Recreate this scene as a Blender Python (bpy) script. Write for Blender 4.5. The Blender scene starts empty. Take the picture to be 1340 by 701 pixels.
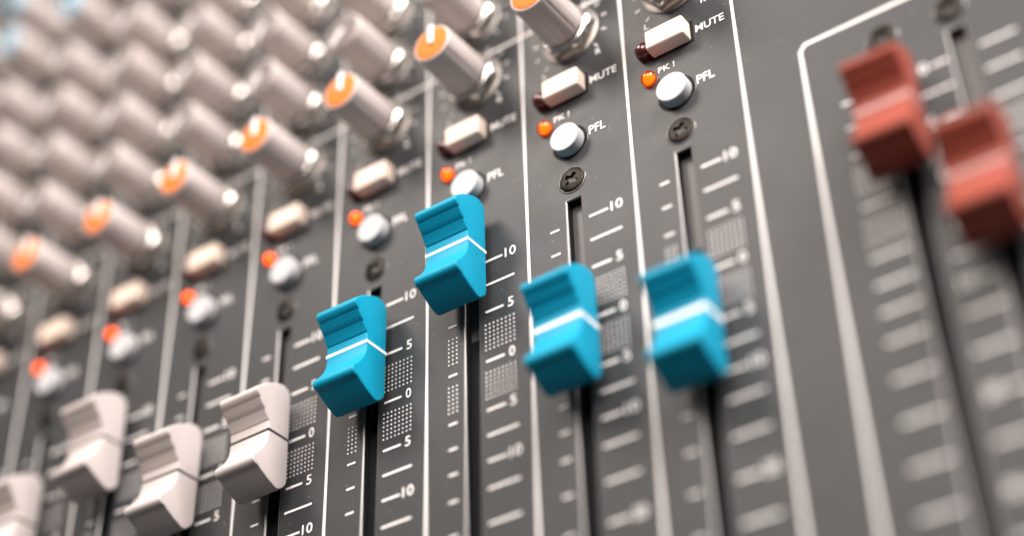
import bpy, math, random
from mathutils import Vector, Matrix

S = 0.027                       # one channel pitch in metres; all sizes below are in pitches
sc = bpy.context.scene
col = sc.collection
rng = random.Random(7)

# ------------------------------------------------------------------ camera
cam_d = bpy.data.cameras.new('camera')
cam = bpy.data.objects.new('camera', cam_d)
col.objects.link(cam)
RIGHT = Vector((0.81922463, -0.02354756, -0.57298911))
UP = Vector((0.35542901, 0.80495948, 0.47508995))
FWD = Vector((-0.45004581, 0.59286234, -0.66781212))
CAM = Vector((4.40627239, -7.13333093, 8.91644049))
m = Matrix((RIGHT, UP, -FWD)).transposed().to_4x4()
m.translation = CAM * S
cam.matrix_world = m
F_PX = 2210.63
cam_d.sensor_width = 36.0
cam_d.lens = F_PX / 1340 * 36.0
cam_d.clip_start = 0.01
cam_d.clip_end = 20.0
cam_d.dof.use_dof = True
cam_d.dof.focus_distance = 13.42 * S
cam_d.dof.aperture_fstop = 3.1
cam_d.dof.aperture_blades = 0
sc.camera = cam

# ------------------------------------------------------------------ world and lamps
world = bpy.data.worlds.new('World')
sc.world = world
world.use_nodes = True
bg = world.node_tree.nodes['Background']
bg.inputs['Color'].default_value = (0.98, 0.97, 1.0, 1)
bg.inputs['Strength'].default_value = 0.11


def area(name, direction, dist, sx, sy, power, colour, target=(-2.0, 0.8, 0.0)):
    d = bpy.data.lights.new(name, 'AREA')
    d.shape = 'RECTANGLE'
    d.size = sx
    d.size_y = sy
    d.energy = power
    d.color = colour
    o = bpy.data.objects.new(name, d)
    col.objects.link(o)
    v = Vector(direction).normalized()
    o.location = Vector(target) * S + v * dist
    o.rotation_euler = v.to_track_quat('Z', 'Y').to_euler()
    return o


area('key_softbox', (-0.60, 1.15, 1.0), 1.00, 0.32, 0.32, 7.0, (1.0, 0.89, 0.81))
area('side_softbox', (0.95, 0.92, 0.62), 1.10, 0.60, 0.55, 26.0, (1.0, 0.94, 0.92))
area('added_overhead_fill', (0.25, 0.50, 1.0), 1.20, 0.60, 0.60, 14.0, (1.0, 0.90, 0.83))  # added fill to brighten the upper cap hollows, no known lamp

sc.view_settings.view_transform = 'Standard'
sc.view_settings.look = 'None'
sc.view_settings.gamma = 1.0
sc.view_settings.use_curve_mapping = False
sc.view_settings.exposure = 0.0


# ------------------------------------------------------------------ materials
def mat(name, colour, rough=0.5, metal=0.0, spec=0.5, bump=0.0, bscale=900.0, vary=0.0, vscale=120.0,
        emit=None, estr=0.0, coat=0.0, trans=0.0, sss=0.0, rvary=0.0, dust=0.0, wear=None):
    m = bpy.data.materials.new(name)
    m.use_nodes = True
    nt = m.node_tree
    b = nt.nodes['Principled BSDF']
    b.inputs['Base Color'].default_value = (*colour, 1)
    b.inputs['Roughness'].default_value = rough
    b.inputs['Metallic'].default_value = metal
    b.inputs['Specular IOR Level'].default_value = spec
    b.inputs['Coat Weight'].default_value = coat
    b.inputs['Coat Roughness'].default_value = 0.08
    b.inputs['Transmission Weight'].default_value = trans
    if sss:
        b.inputs['Subsurface Weight'].default_value = sss
        b.inputs['Subsurface Radius'].default_value = (0.003, 0.002, 0.0015)
        b.inputs['Subsurface Scale'].default_value = 0.5
    if emit:
        b.inputs['Emission Color'].default_value = (*emit, 1)
        b.inputs['Emission Strength'].default_value = estr
    tc = nt.nodes.new('ShaderNodeTexCoord')
    if vary:
        n = nt.nodes.new('ShaderNodeTexNoise')
        n.inputs['Scale'].default_value = vscale
        n.inputs['Detail'].default_value = 5
        nt.links.new(tc.outputs['Object'], n.inputs['Vector'])
        mx = nt.nodes.new('ShaderNodeMix')
        mx.data_type = 'RGBA'
        mx.inputs[6].default_value = tuple(c * (1 - vary) for c in colour) + (1,)
        mx.inputs[7].default_value = tuple(min(1, c * (1 + vary)) for c in colour) + (1,)
        nt.links.new(n.outputs['Fac'], mx.inputs[0])
        nt.links.new(mx.outputs[2], b.inputs['Base Color'])
    if dust or wear:
        # sparse pale dust specks, or rubbed patches where the ink is thin
        if dust:
            vo = nt.nodes.new('ShaderNodeTexVoronoi')
            vo.inputs['Scale'].default_value = 700
            ns = nt.nodes.new('ShaderNodeTexNoise')
            ns.inputs['Scale'].default_value = 260
            nt.links.new(tc.outputs['Object'], vo.inputs['Vector'])
            nt.links.new(tc.outputs['Object'], ns.inputs['Vector'])
            sub = nt.nodes.new('ShaderNodeMath')
            sub.operation = 'MULTIPLY_ADD'
            sub.inputs[1].default_value = 0.55
            sub.inputs[2].default_value = -0.235
            nt.links.new(ns.outputs['Fac'], sub.inputs[0])
            th = nt.nodes.new('ShaderNodeMath')
            th.operation = 'LESS_THAN'
            nt.links.new(vo.outputs['Distance'], th.inputs[0])
            nt.links.new(sub.outputs[0], th.inputs[1])
            fac = nt.nodes.new('ShaderNodeMath')
            fac.operation = 'MULTIPLY'
            fac.inputs[1].default_value = dust
            nt.links.new(th.outputs[0], fac.inputs[0])
            other = (0.42, 0.41, 0.40, 1)
        else:
            ns = nt.nodes.new('ShaderNodeTexNoise')
            ns.inputs['Scale'].default_value = 900
            ns.inputs['Detail'].default_value = 8
            ns.inputs['Roughness'].default_value = 0.7
            nt.links.new(tc.outputs['Object'], ns.inputs['Vector'])
            fac = nt.nodes.new('ShaderNodeMapRange')
            fac.inputs['From Min'].default_value = 0.56
            fac.inputs['From Max'].default_value = 0.74
            fac.inputs['To Max'].default_value = 0.7
            nt.links.new(ns.outputs['Fac'], fac.inputs['Value'])
            other = (*wear, 1)
        mx2 = nt.nodes.new('ShaderNodeMix')
        mx2.data_type = 'RGBA'
        src = b.inputs['Base Color'].links[0].from_socket if b.inputs['Base Color'].links else None
        mx2.inputs[6].default_value = (*colour, 1)
        mx2.inputs[7].default_value = other
        if src:
            nt.links.new(src, mx2.inputs[6])
        nt.links.new(fac.outputs[0], mx2.inputs[0])
        nt.links.new(mx2.outputs[2], b.inputs['Base Color'])
    if rvary:
        n = nt.nodes.new('ShaderNodeTexNoise')
        n.inputs['Scale'].default_value = 60
        n.inputs['Detail'].default_value = 6
        nt.links.new(tc.outputs['Object'], n.inputs['Vector'])
        mr = nt.nodes.new('ShaderNodeMapRange')
        mr.inputs['To Min'].default_value = rough - rvary
        mr.inputs['To Max'].default_value = rough + rvary
        nt.links.new(n.outputs['Fac'], mr.inputs['Value'])
        nt.links.new(mr.outputs['Result'], b.inputs['Roughness'])
    if bump:
        n = nt.nodes.new('ShaderNodeTexNoise')
        n.inputs['Scale'].default_value = bscale
        n.inputs['Detail'].default_value = 3
        nt.links.new(tc.outputs['Object'], n.inputs['Vector'])
        bp = nt.nodes.new('ShaderNodeBump')
        bp.inputs['Strength'].default_value = bump
        bp.inputs['Distance'].default_value = 0.0001
        nt.links.new(n.outputs['Fac'], bp.inputs['Height'])
        nt.links.new(bp.outputs['Normal'], b.inputs['Normal'])
    return m


M = {
    'panel': mat('panel_paint', (0.033, 0.0345, 0.036), rough=0.48, spec=0.42, bump=0.15, bscale=2600, vary=0.10, vscale=220, rvary=0.08, dust=0.35),
    'print': mat('screen_print', (0.86, 0.83, 0.81), rough=0.5, vary=0.03, vscale=700, wear=(0.30, 0.29, 0.28)),
    'blue': mat('blue_plastic', (0.0, 0.29, 0.45), rough=0.5, spec=0.25, bump=0.14, bscale=2800, vary=0.06, dust=0.30, rvary=0.08),
    'white': mat('white_plastic', (0.53, 0.472, 0.448), rough=0.55, bump=0.08, bscale=3500, vary=0.03),
    'red': mat('red_plastic', (0.29, 0.062, 0.040), rough=0.55, spec=0.25, bump=0.08, bscale=3500, vary=0.04),
    'line_white': mat('white_index_paint', (0.93, 0.93, 0.93), rough=0.5),
    'line_black': mat('black_index_paint', (0.015, 0.015, 0.018), rough=0.5),
    'line_pink': mat('faded_index_paint', (0.55, 0.36, 0.34), rough=0.5),
    'knob': mat('grey_knob_plastic', (0.60, 0.53, 0.50), rough=0.5, bump=0.06, bscale=3000, vary=0.03),
    'pointer_grey': mat('pale_pointer', (0.62, 0.58, 0.56), rough=0.4),
    'pointer_white': mat('white_pointer', (0.85, 0.83, 0.82), rough=0.4),
    'orange': mat('orange_cap', (0.78, 0.17, 0.012), rough=0.6, spec=0.25),
    'sky_blue': mat('pale_blue_cap', (0.10, 0.29, 0.42), rough=0.4),
    'steel': mat('nickel_plate', (0.78, 0.74, 0.70), rough=0.20, metal=1.0, rvary=0.05),
    'dull': mat('dull_zinc', (0.30, 0.28, 0.26), rough=0.45, metal=1.0),
    'screw': mat('bronze_black_screw', (0.030, 0.026, 0.022), rough=0.46, metal=1.0, bump=0.1, bscale=1500, vary=0.2, vscale=500),
    'recess': mat('screw_recess', (0.02, 0.02, 0.02), rough=0.6, metal=0.5),
    'cream': mat('cream_button', (0.86, 0.70, 0.58), rough=0.5, sss=0.1),
    'pale': mat('pale_button', (0.52, 0.52, 0.53), rough=0.85, spec=0.08),
    'led_on': mat('lit_orange_led', (1.0, 0.20, 0.012), rough=0.10, trans=0.92, emit=(1.0, 0.07, 0.002), estr=0.22),
    'led_core': mat('led_glow_core', (0.9, 0.4, 0.1), emit=(1.0, 0.18, 0.010), estr=3.2),
    'led_off': mat('unlit_red_led', (0.07, 0.012, 0.010), rough=0.12, coat=0.6),
    'black': mat('black_plastic', (0.010, 0.010, 0.011), rough=0.6, spec=0.12),
    'disc': mat('shaded_knob_face', (0.17, 0.145, 0.135), rough=0.6, spec=0.25, vary=0.03),  # grey knob tops: weaker light on them put into a darker colour
    'slotwall': mat('slot_edge', (0.055, 0.054, 0.054), rough=0.22, spec=0.6),
    'slotedge': mat('bare_metal_edge', (0.26, 0.25, 0.245), rough=0.42, metal=0.6),
    'slotfloor_lit': mat('lit_slot_floor', (0.09, 0.087, 0.085), rough=0.45, metal=0.2),  # upper slot floor, painted lighter for the light falling there
}


# ------------------------------------------------------------------ mesh helpers (pitch units)
class MB:
    def __init__(self):
        self.v, self.f, self.mi = [], [], []

    def add(self, vs, fs, mi=0):
        o = len(self.v)
        self.v += [tuple(p) for p in vs]
        self.f += [tuple(i + o for i in q) for q in fs]
        self.mi += [mi] * len(fs)
        return self

    def rect(self, x0, y0, x1, y1, z):
        return self.add([(x0, y0, z), (x1, y0, z), (x1, y1, z), (x0, y1, z)], [(0, 1, 2, 3)])

    def box(self, x0, y0, z0, x1, y1, z1, b=0.0):
        """box, optionally with chamfered edges"""
        if b <= 0:
            vs = [(x, y, z) for z in (z0, z1) for y in (y0, y1) for x in (x0, x1)]
            return self.add(vs, [(0, 2, 3, 1), (4, 5, 7, 6), (0, 1, 5, 4), (2, 6, 7, 3), (0, 4, 6, 2), (1, 3, 7, 5)])
        n = 5
        def ring(ins, z):
            r = max(b - ins, 1e-4)
            pts = []
            for cx, cy, a0 in ((x1 - b, y1 - b, 0), (x0 + b, y1 - b, 90), (x0 + b, y0 + b, 180), (x1 - b, y0 + b, 270)):
                for k in range(n):
                    a = math.radians(a0 + 90 * k / (n - 1))
                    pts.append((cx + r * math.cos(a), cy + r * math.sin(a), z))
            return pts
        rings = [ring(0, z0)]
        for k in range(5):
            a = math.radians(90 * k / 4)
            rings.append(ring(b * (1 - math.cos(a)) * 0.98, z1 - b + b * math.sin(a)))
        self.loft(rings, cap0=True, cap1=True)
        return self

    def loft(self, rings, cap0=False, cap1=False, mi=0):
        n = len(rings[0])
        o = len(self.v)
        vs = [p for r in rings for p in r]
        fs = []
        for i in range(len(rings) - 1):
            for j in range(n):
                a, b_ = i * n + j, i * n + (j + 1) % n
                fs.append((a, b_, b_ + n, a + n))
        if cap0:
            fs.append(tuple(reversed(range(n))))
        if cap1:
            fs.append(tuple(range((len(rings) - 1) * n, len(rings) * n)))
        return self.add(vs, fs, mi)

    def lathe(self, prof, n=40, cx=0.0, cy=0.0, cap0=False, cap1=False, mod=None):
        rings = []
        for r, z in prof:
            ring = []
            for k in range(n):
                a = 2 * math.pi * k / n
                q = r * (mod(a, z) if mod else 1)
                ring.append((cx + q * math.cos(a), cy + q * math.sin(a), z))
            rings.append(ring)
        return self.loft(rings, cap0, cap1)

    def stadium(self, x0, x1, y, w, z):
        """flat tick with slightly rounded ends"""
        r = w / 2
        pts = []
        for cx, a0 in ((x1 - r * .6, -90), (x0 + r * .6, 90)):
            for k in range(5):
                a = math.radians(a0 + 45 * k)
                pts.append((cx + r * .6 * math.cos(a), y + r * math.sin(a), z))
        return self.add(pts, [tuple(range(10))])

    def disc(self, cx, cy, r, z, n=8):
        return self.add([(cx + r * math.cos(2 * math.pi * k / n), cy + r * math.sin(2 * math.pi * k / n), z) for k in range(n)], [tuple(range(n))])

    def mesh(self, name, mats, angle=35):
        me = bpy.data.meshes.new(name)
        me.from_pydata([(x * S, y * S, z * S) for x, y, z in self.v], [], self.f)
        for k in (mats if isinstance(mats, (list, tuple)) else [mats]):
            me.materials.append(M[k])
        me.polygons.foreach_set('material_index', self.mi)
        me.polygons.foreach_set('use_smooth', [True] * len(me.polygons))
        me.update()
        me.set_sharp_from_angle(angle=math.radians(angle))
        return me


def place(name, me, parent=None, loc=(0, 0, 0), rz=0.0):
    o = bpy.data.objects.new(name, me)
    col.objects.link(o)
    o.location = Vector(loc) * S
    o.rotation_euler = (0, 0, rz)
    if parent:
        o.parent = parent
    return o


def thing(name, label, cat, loc=(0, 0, 0), rz=0.0, group=None):
    o = place(name, None, None, loc, rz)
    o.empty_display_size = 0.005
    o['label'] = label
    o['category'] = cat
    if group:
        o['group'] = group
    return o


_txt = {}


def text_mesh(s, w, h, bold=0.014):
    key = (s, w, h)
    if key in _txt:
        return _txt[key]
    cu = bpy.data.curves.new('lettering', 'FONT')
    cu.body = s
    cu.size = 1
    cu.offset = bold
    cu.resolution_u = 4
    ob = bpy.data.objects.new('lettering', cu)
    col.objects.link(ob)
    dg = bpy.context.evaluated_depsgraph_get()
    me = bpy.data.meshes.new_from_object(ob.evaluated_get(dg))
    bpy.data.objects.remove(ob)
    bpy.data.curves.remove(cu)
    xs = [v.co.x for v in me.vertices]
    ys = [v.co.y for v in me.vertices]
    cx, cy = (min(xs) + max(xs)) / 2, (min(ys) + max(ys)) / 2
    fx, fy = w / (max(xs) - min(xs)), h / (max(ys) - min(ys))
    for v in me.vertices:
        v.co = ((v.co.x - cx) * fx * S, (v.co.y - cy) * fy * S, 0)
    me.materials.clear()
    me.materials.append(M['print'])
    me.name = 'lettering'
    _txt[key] = me
    return me


def seen(x, y, z, margin=90):
    d = Vector((x, y, z)) - CAM
    w = d.dot(FWD)
    u = 670 + F_PX * d.dot(RIGHT) / w
    v = 350.5 - F_PX * d.dot(UP) / w
    return -margin < u < 1340 + margin and -margin < v < 701 + margin


# ------------------------------------------------------------------ the console: panel, slots, print
CH = list(range(0, -14, -1))
SLOTS = [(float(c), 1.205) for c in CH] + [(1.69, 1.205), (2.212, 1.205)]
X0, X1, Y0, Y1 = -14.0, 3.6, -3.8, 12.0
YB = -3.05
HW = 0.078
ZP = 0.004                       # print sits just proud of the paint

console = thing('mixing_console', 'dark grey mixing console with white printed channel lines and fader scales', 'mixing console')
mb = MB()
mb.rect(X0, 1.205, X1, Y1, 0)
mb.rect(X0, Y0, X1, YB, 0)
edge = X0
for x in sorted(s[0] for s in SLOTS):
    mb.rect(edge, YB, x - HW, 1.205, 0)
    edge = x + HW
mb.rect(edge, YB, X1, 1.205, 0)
place('panel', mb.mesh('panel', 'panel'), console)
mb = MB()
mb.box(X0, Y0, -2.2, X1, Y1, -0.75)
for a in ((X0, Y0, X1, Y0 + .08), (X0, Y1 - .08, X1, Y1), (X0, Y0 + .08, X0 + .08, Y1 - .08), (X1 - .08, Y0 + .08, X1, Y1 - .08)):
    mb.box(a[0], a[1], -0.75, a[2], a[3], -0.004)
place('chassis', mb.mesh('chassis', 'panel'), console)

# slot: rolled edge, black lip, floor brightness put into colour: grey upper end, black below
def slot_mesh():
    b = MB()
    y0, y1 = YB, 1.205

    def loop(h, e, z):
        return [(-h, y0 + e, z), (h, y0 + e, z), (h, y1 - e, z), (-h, y1 - e, z)]
    # loops run inward / downward
    b.loft([loop(HW, 0, 0), loop(HW - .004, .004, -.0015), loop(HW - .010, .010, -.007), loop(HW - .013, .012, -.015)])
    b.loft([loop(HW - .013, .012, -.015), loop(HW - .013, .012, -.085)], mi=1)
    h = HW - .013
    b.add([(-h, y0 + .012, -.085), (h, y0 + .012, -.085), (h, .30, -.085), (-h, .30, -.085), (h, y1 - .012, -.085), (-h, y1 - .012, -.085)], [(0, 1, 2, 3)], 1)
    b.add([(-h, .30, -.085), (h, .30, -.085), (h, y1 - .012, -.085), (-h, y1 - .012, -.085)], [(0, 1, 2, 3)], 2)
    return b.mesh('fader_slot', ['slotedge', 'black', 'slotfloor_lit'], 50)


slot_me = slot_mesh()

ROWS = {'10': .949, 'l1': .718, '5': .460, '0': 0.0, 'm5': -.4386, 'l2': -.660, 'm10': -.8776, 'l3': -1.107,
        'l4': -1.393, '20': -1.710, 'l5': -2.039, '30': -2.375, 'l6': -2.69}
NUM = {'10': '10', '5': '5', '0': '0', 'm5': '5', 'm10': '10', '20': '20', '30': '30'}


def dots(b, x0, x1, nx, y0, y1, ny, r=.0085):
    for i in range(nx):
        for j in range(ny):
            b.disc(x0 + (x1 - x0) * i / (nx - 1), y0 + (y1 - y0) * j / (ny - 1), r, ZP, 7)


def channel_scale():
    b = MB()
    for k, y in ROWS.items():
        b.stadium(.134, .312 if k in NUM else .423, y, .021, ZP)
        b.stadium(-.227, -.140, y, .018, ZP)
    for yy in ((.337, .106), (-.106, -.335)):
        dots(b, .136, .404, 8, yy[0], yy[1], 7)
        dots(b, -.223, -.145, 3, yy[0], yy[1], 7)
    return b.mesh('fader_scale', 'print')


scale_me = channel_scale()
b = MB()
b.rect(-.014, -3.6, .014, 11.5, ZP)
line_me = b.mesh('channel_line', 'print')


def dial_mesh():
    b = MB()
    for k in range(11):
        a = math.radians(225 - 27 * k)
        d = Vector((math.cos(a), math.sin(a)))
        n = Vector((-d.y, d.x)) * .007
        p, q = d * .325, d * .375
        b.add([(*(p - n), ZP), (*(q - n), ZP), (*(q + n), ZP), (*(p + n), ZP)], [(0, 1, 2, 3)])
    return b.mesh('dial_marks', 'print')


dial_me = dial_mesh()


def screw_meshes():
    n = 72
    out = MB()
    def cross(a):
        # pozidriv: four arms plus a small diagonal star
        t = (a + math.radians(17)) % (math.pi / 2)
        t = min(t, math.pi / 2 - t)
        arm = .019 / max(math.sin(t), 1e-6)
        r = min(.062, arm)
        return max(r, .033)
    R0 = .110
    ang = [2 * math.pi * k / n for k in range(n)]
    ring = lambda f, z: [(f(a) * math.cos(a), f(a) * math.sin(a), z) for a in ang]
    out.loft([ring(lambda a: R0, .002), ring(lambda a: R0, .010), ring(lambda a: R0 - .006, .015), ring(lambda a: R0 - .02, .018),
              ring(lambda a: cross(a) + .004, .022), ring(cross, .019)])
    head = out.mesh('screw', 'screw', 40)
    out = MB()
    out.loft([ring(cross, .019), ring(lambda a: cross(a) * .8, -.055)], cap1=True)
    rec = out.mesh('recess', 'recess', 30)
    out = MB()
    out.lathe([(.114, .0015), (.118, .007), (.124, .007), (.130, .001)], 48)
    rim = out.mesh('countersink_rim', 'slotwall', 60)
    return head, rec, rim


screw_me, recess_me, rim_me = screw_meshes()
b = MB().lathe([(.135, .0015), (.166, .0015)], 40)
b.add([], [])
hole_me = b.mesh('button_hole', 'black')
b = MB().lathe([(.1665, .001), (.168, .0035), (.171, .0035), (.173, .001)], 40)
lip_me = b.mesh('hole_lip', 'slotwall', 60)
b = MB()
b.box(-.200, -.120, .0006, .205, .108, .0030)
mute_hole_me = b.mesh('button_slot', 'black')


def led_mesh(r, h, matname, nm):
    b = MB()
    prof = [(r * 1.0, .001)] + [(r * .97, h - r * .8 + 0.0)]
    for k in range(1, 9):
        a = math.radians(90 * k / 8)
        prof.append((r * .97 * math.cos(a) + 1e-4, h - r * .8 + r * .8 * math.sin(a)))
    b.lathe(prof, 28, cap1=True)
    return b.mesh(nm, matname, 60)


led_on_me = led_mesh(.068, .085, 'led_on', 'peak_led')
b = MB().lathe([(.030, .004), (.034, .020), (.030, .034), (.018, .044), (.004, .047)], 16, cap0=True, cap1=True)
core_me = b.mesh('glow_core', 'led_core', 60)
led_off_me = led_mesh(.078, .115, 'led_off', 'mute_led')
b = MB().lathe([(.0685, .0012), (.070, .004), (.073, .004), (.076, .001)], 28)
led_rim_me = b.mesh('led_rim', 'slotwall', 60)


def nut_mesh():
    b = MB()
    rings = []
    for r, z in ((.272, .012), (.272, .060), (.262, .082), (.248, .100), (.228, .115), (.205, .124), (.135, .125), (.132, .118)):
        ring = []
        for k in range(48):
            a = 2 * math.pi * k / 48
            t = (a % (math.pi / 3)) - math.pi / 6
            hexr = .235 / math.cos(t)
            q = min(r, hexr)
            ring.append((q * math.cos(a), q * math.sin(a), z))
        rings.append(ring)
    b.loft(rings, cap0=False, cap1=True)
    return b.mesh('nut', 'steel', 28)


nut_me = nut_mesh()
b = MB().lathe([(.285, .001), (.285, .008), (.280, .012), (.20, .013)], 40, cap1=True)
washer_me = b.mesh('washer', 'dull', 40)

for c in CH:
    s = place('fader_scale', scale_me, console, (c, 0, 0))
    for k, t in NUM.items():
        wd = .108 if len(t) == 2 else .054
        place('number', text_mesh(t, wd, .090), s, (.340 + wd / 2 - (.006 if len(t) == 2 else -.012), ROWS[k] + .008, ZP))
    place('channel_line', line_me, console, (c + .561, 0, 0))
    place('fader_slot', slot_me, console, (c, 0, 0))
    sw = place('screw', screw_me, console, (c, 1.383, 0), rng.uniform(-.5, .5))
    place('recess', recess_me, sw)
    place('countersink_rim', rim_me, sw)
    h = place('button_hole', hole_me, console, (c, 1.772, 0))
    place('hole_lip', lip_me, h)
    place('button_slot', mute_hole_me, console, (c, 2.335, 0))
    l = place('peak_led', led_on_me, console, (c - .222, 2.026, 0))
    l['label'] = 'lit orange indicator lamp'
    place('led_rim', led_rim_me, l)
    place('glow_core', core_me, l)
    l = place('mute_led', led_off_me, console, (c - .232, 2.315, 0))
    l['label'] = 'dark red unlit indicator lamp'
    place('lettering', text_mesh('MUTE', .258, .076), console, (c + .354, 2.329, ZP))
    place('lettering', text_mesh('PFL', .156, .086), console, (c + .263, 1.806, ZP))
    place('lettering', text_mesh('PK !', .152, .060), console, (c - .066, 2.082, ZP))
    place('lettering', text_mesh('R', .050, .062), console, (c + .325, 2.606, ZP))
    place('lettering', text_mesh('L', .045, .062), console, (c - .205, 2.606, ZP))
    b = None

place('channel_line', line_me, console, (CH[-1] - 1 + .561, 0, 0))
b = MB()
for c in CH:
    b.rect(c - .439 + .014, 3.195 - .014, c + .561 - .014, 3.195 + .014, ZP)
place('section_line', b.mesh('section_line', 'print'), console)

# master section: framed box and its two scales
b = MB()
t = .015
xa, ya, xb, yb, ch = 1.057, 1.66, 2.86, -3.5, .05
o_ = [(xa - t, yb), (xa - t, ya - ch), (xa - t + ch, ya + t), (xb - ch + t, ya + t), (xb + t, ya - ch), (xb + t, yb)]
i_ = [(xa + t, yb), (xa + t, ya - ch - .006), (xa + ch + .006, ya - t), (xb - ch - .006, ya - t), (xb - t, ya - ch - .006), (xb - t, yb)]
b.add([(x, y, ZP) for x, y in o_ + i_], [(k, k + 1, k + 7, k + 6) for k in range(5)])
place('master_frame', b.mesh('master_frame', 'print'), console)
b = MB()
for k, y in ROWS.items():
    b.stadium(1.30, 1.578, y, .021, ZP)
    b.stadium(1.985 if k in NUM else 1.845, 2.112, y, .021, ZP)
    b.stadium(2.350, 2.612, y, .021, ZP)
for yy in ((.337, .106), (-.106, -.335)):
    for xx in ((1.305, 1.575, 8), (1.86, 2.09, 7), (2.355, 2.61, 8)):
        dots(b, xx[0], xx[1], xx[2], yy[0], yy[1], 7)
ms = place('fader_scale', b.mesh('master_scale', 'print'), console)
for k, tx in NUM.items():
    wd = .108 if len(tx) == 2 else .054
    place('number', text_mesh(tx, wd, .090), ms, (1.905, ROWS[k] + .008, ZP))
for x, y in SLOTS[-2:]:
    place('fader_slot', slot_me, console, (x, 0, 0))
    sw = place('screw', screw_me, console, (x - .008, 1.385, 0), rng.uniform(-.5, .5))
    place('recess', recess_me, sw)
    place('countersink_rim', rim_me, sw)

# ------------------------------------------------------------------ fader caps
W = .416
PROF = []                       # side outline (y, z), anticlockwise seen from +x


def arc(cx, cy, r, a0, a1, n):
    for k in range(n + 1):
        a = math.radians(a0 + (a1 - a0) * k / n)
        PROF.append((cx + r * math.cos(a), cy + r * math.sin(a)))


PROF += [(-.385, .085), (-.425, .100), (-.470, .145), (-.490, .185), (-.487, .215), (-.450, .300), (-.400, .392), (-.384, .416)]
arc(-.327, .437, .050, 188, 48, 9)
PROF += [(-.262, .438), (-.205, .391), (-.160, .362), (-.110, .341), (-.060, .332), (0, .329), (.030, .330), (.078, .337)]
PROF += [(.085, .320), (.092, .341), (.120, .358), (.163, .390), (.170, .371), (.177, .394), (.205, .418), (.247, .452), (.254, .433), (.261, .457), (.274, .470)]
arc(.312, .440, .048, 116, 24, 9)
PROF += [(.374, .438), (.405, .400), (.440, .340), (.472, .272), (.492, .215), (.497, .175), (.485, .130), (.455, .098), (.417, .085)]


def inset(prof, d):
    n = len(prof)
    out = []
    for i in range(n):
        p0, p1, p2 = Vector(prof[i - 1]), Vector(prof[i]), Vector(prof[(i + 1) % n])
        e1, e2 = (p1 - p0).normalized(), (p2 - p1).normalized()
        nn = Vector((-(e1.y + e2.y), e1.x + e2.x))
        nn = nn.normalized() if nn.length > 1e-6 else Vector((0, 0))
        out.append(tuple(p1 + nn * d))
    return out


area2 = sum(PROF[i - 1][0] * PROF[i][1] - PROF[i][0] * PROF[i - 1][1] for i in range(len(PROF)))
SG = 1 if area2 > 0 else -1


def cap_mesh(matname):
    b = MB()
    rings = []
    bw = .012
    steps = [(-W / 2, bw), (-W / 2 + bw * .12, bw * .5), (-W / 2 + bw * .5, bw * .12), (-W / 2 + bw, 0)]
    steps += [(-x, d) for x, d in reversed(steps)]
    for x, d in steps:
        rings.append([(x, y, z) for y, z in inset(PROF, d * SG)])
    b.loft(rings, cap0=True, cap1=True)
    return b.mesh('cap', matname, 38)


def line_mesh(matname, w, e=.0035):
    b = MB()
    x = W / 2 + e
    b.box(-x, -w / 2, .083, x, w / 2, .3295 + e)
    return b.mesh('index_line', matname)


b = MB()
b.box(-.045, -.10, -.083, .045, .10, .20)
stem_me = b.mesh('stem', 'black')
b = MB()
for yy in (-.075, .085):
    b.lathe([(.016, W / 2 - .004), (.016, W / 2 + .002), (.010, W / 2 + .003), (.006, W / 2 + .0005)], 14, 0, 0, cap1=True)
    n0 = len(b.v) - 56
    for i in range(n0, len(b.v)):
        x, y, z = b.v[i]
        b.v[i] = (z, yy + x, .215 + y)
mark_meshes = {k: b.mesh('mould_mark', k, 40) for k in ('blue', 'white')}
cap_meshes = {k: cap_mesh(k) for k in ('blue', 'white', 'red')}
line_meshes = {'blue': line_mesh('line_white', .028), 'white': line_mesh('line_black', .020), 'red': line_mesh('line_pink', .026)}

wide_lines = {0: line_mesh('line_white', .042), -1: line_mesh('line_white', .034)}   # paint laid on thicker

FADERS = [
    (0, -.524, 'blue', 'blue fader cap with white line, rightmost of the four blue faders'),
    (-1, -.173, 'blue', 'blue fader cap with white line, second from the right of the blue ones'),
    (-2, .966, 'blue', 'blue fader cap pushed highest up its slot, in sharp focus'),
    (-3, .398, 'blue', 'blue fader cap nearest the white faders, leftmost of the blue ones'),
    (-4, -.055, 'white', 'white fader cap next to the blue faders, rightmost white one'),
    (-5, -.077, 'white', 'white fader cap with black line, second from the right of the white ones'),
    (-6, .610, 'white', 'white fader cap pushed higher than its white neighbours, third from the right'),
    (-7, .120, 'white', 'white fader cap cut off by the left edge of the photo'),
    (1.69, .520, 'red', 'blurred red fader cap beside the frame line, the left of two'),
    (2.212, -.300, 'red', 'blurred red fader cap cut off by the right edge of the photo'),
]
for x, y, k, lab in FADERS:
    f = thing('fader_cap', lab, 'fader cap', (x, y, 0), math.radians(rng.uniform(-.9, .9)), 'fader caps on the mixing console')
    place('cap', cap_meshes[k], f)
    place('index_line', wide_lines.get(x, line_meshes[k]), f)
    place('stem', stem_me, f)
    if k in mark_meshes:
        place('mould_mark', mark_meshes[k], f)

# ------------------------------------------------------------------ channel names used in labels
CHAN = {0: 'in the rightmost blue fader\'s strip', -1: 'in the second blue fader\'s strip from right', -2: 'in the highest blue fader\'s strip',
        -3: 'in the leftmost blue fader\'s strip', -4: 'in the rightmost white fader\'s strip', -5: 'in the second white fader\'s strip from right',
        -6: 'in the third white fader\'s strip from right', -7: 'in the leftmost white fader\'s strip',
        -8: 'one strip left of leftmost white fader', -9: 'two strips left of leftmost white fader',
        -10: 'three strips left of leftmost white fader', -11: 'four strips left of leftmost white fader', -12: 'five strips left of leftmost white fader',
        -13: 'six strips left of leftmost white fader'}

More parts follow.
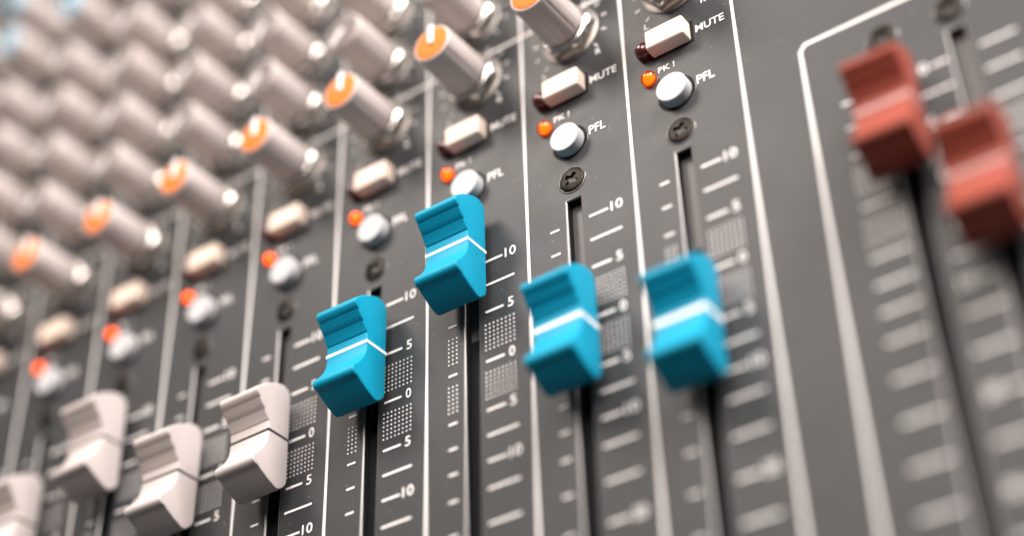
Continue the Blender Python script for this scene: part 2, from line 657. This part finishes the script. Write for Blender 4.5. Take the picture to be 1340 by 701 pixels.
# ------------------------------------------------------------------ buttons
b = MB()
b.box(-.176, -.098, -.10, .176, .098, .128, .022)
mute_me = b.mesh('mute_button', 'cream', 50)
b = MB()
prof = [(.136, -.15), (.136, .088)] + [(.136 - .010 * (1 - math.cos(math.radians(a))), .088 + .010 * math.sin(math.radians(a))) for a in (20, 40, 60, 80, 90)] + [(.120, .0981), (.05, .0982)]
b.lathe(prof, 48, cap1=True)
pfl_me = b.mesh('round_button', 'pale', 50)
for c in CH:
    if seen(c, 2.33, 0, 60):
        o = place('mute_button', mute_me, None, (c, 2.335, 0))
        o['label'] = 'cream rectangular push button beside MUTE, ' + CHAN[c]
        o['category'] = 'push button'
        o['group'] = 'cream mute buttons'
    if seen(c, 1.77, 0, 60):
        o = place('round_button', pfl_me, None, (c, 1.772, 0))
        o['label'] = 'pale round push button by the orange lamp, ' + CHAN[c]
        o['category'] = 'push button'
        o['group'] = 'round solo buttons'


# ------------------------------------------------------------------ rotary knobs
def knob_body():
    b = MB()
    def mod(a, z):
        if z < .15 or z > .615:
            return 1.0
        g = abs(math.sin(4.5 * a))
        return 1.0 - .035 * max(0.0, 1 - g / .34) ** 1.0
    prof = [(.150, .150), (.196, .138), (.202, .145), (.203, .165), (.198, .30), (.193, .45), (.189, .600), (.186, .618), (.178, .628), (.170, .630), (.1655, .626)]
    b.lathe(prof, 108, cap0=True, mod=mod)
    return b.mesh('body', 'knob', 28)


body_me = knob_body()


def disc_mesh(matname):
    b = MB()
    b.lathe([(.1655, .626), (.160, .632), (.150, .634), (.08, .635)], 48, cap1=True)
    return b.mesh('cap_disc', matname, 40)


def pointer_mesh(matname, hw=.027):
    b = MB()
    b.box(-hw, -.01, .628, hw, .186, .652, .010)
    b.box(-hw * .9, .175, .50, hw * .9, .199, .648, .008)
    return b.mesh('pointer', matname, 40)


disc_me = {'orange': disc_mesh('orange'), 'grey': disc_mesh('disc'), 'blue': disc_mesh('sky_blue')}
point_me = {'orange': pointer_mesh('pointer_white'), 'grey': pointer_mesh('pointer_grey', .034), 'blue': pointer_mesh('pointer_white')}

KROWS = [(2.93, 'orange', 'grey rotary knob with orange top and white pointer, '),
         (3.66, 'grey', 'plain grey rotary knob, first row above the orange tops, '),
         (4.31, 'grey', 'plain grey rotary knob, second row above the orange tops, '),
         (4.98, 'grey', 'plain grey rotary knob, third row above the orange tops, '),
         (5.61, 'grey', 'plain grey rotary knob, fourth row above the orange tops, '),
         (6.40, 'blue', 'grey rotary knob with pale blue top, lower blue row, '),
         (7.05, 'blue', 'grey rotary knob with pale blue top, upper blue row, ')]
SHORT = {0: 'rightmost blue fader', -1: 'second blue fader from right', -2: 'highest blue fader', -3: 'leftmost blue fader',
         -4: 'rightmost white fader', -5: 'second white fader from right', -6: 'third white fader from right', -7: 'leftmost white fader',
         -8: 'strip beyond leftmost fader', -9: 'second strip beyond leftmost fader', -10: 'third strip beyond leftmost fader', -11: 'fourth strip beyond leftmost fader',
         -12: 'fifth strip beyond leftmost fader', -13: 'sixth strip beyond leftmost fader'}
for c in CH:
    for y, kind, lab in KROWS:
        x = c + .06
        if not (seen(x, y, .63, 30) or seen(x, y, 0, 60)):
            continue
        if kind == 'orange':
            rz = math.radians(rng.uniform(-5, 5))
        elif kind == 'grey':
            rz = math.radians(140 + rng.uniform(-7, 7))
        else:
            rz = math.radians(rng.choice((0, 0, 25, -20)) + rng.uniform(-4, 4))
        k = thing('rotary_knob', lab + ('above ' if c > -8 else 'in ') + SHORT[c], 'knob', (x, y, 0), rz,
                  {'orange': 'orange topped knobs', 'grey': 'plain grey knobs', 'blue': 'blue topped knobs'}[kind])
        place('body', body_me, k)
        place('cap_disc', disc_me[kind], k)
        place('pointer', point_me[kind], k)
        n = place('nut', nut_me, console, (x, y, 0), math.radians(rng.uniform(-12, 12)))
        place('washer', washer_me, n)
        place('dial_marks', dial_me, console, (x, y, 0))
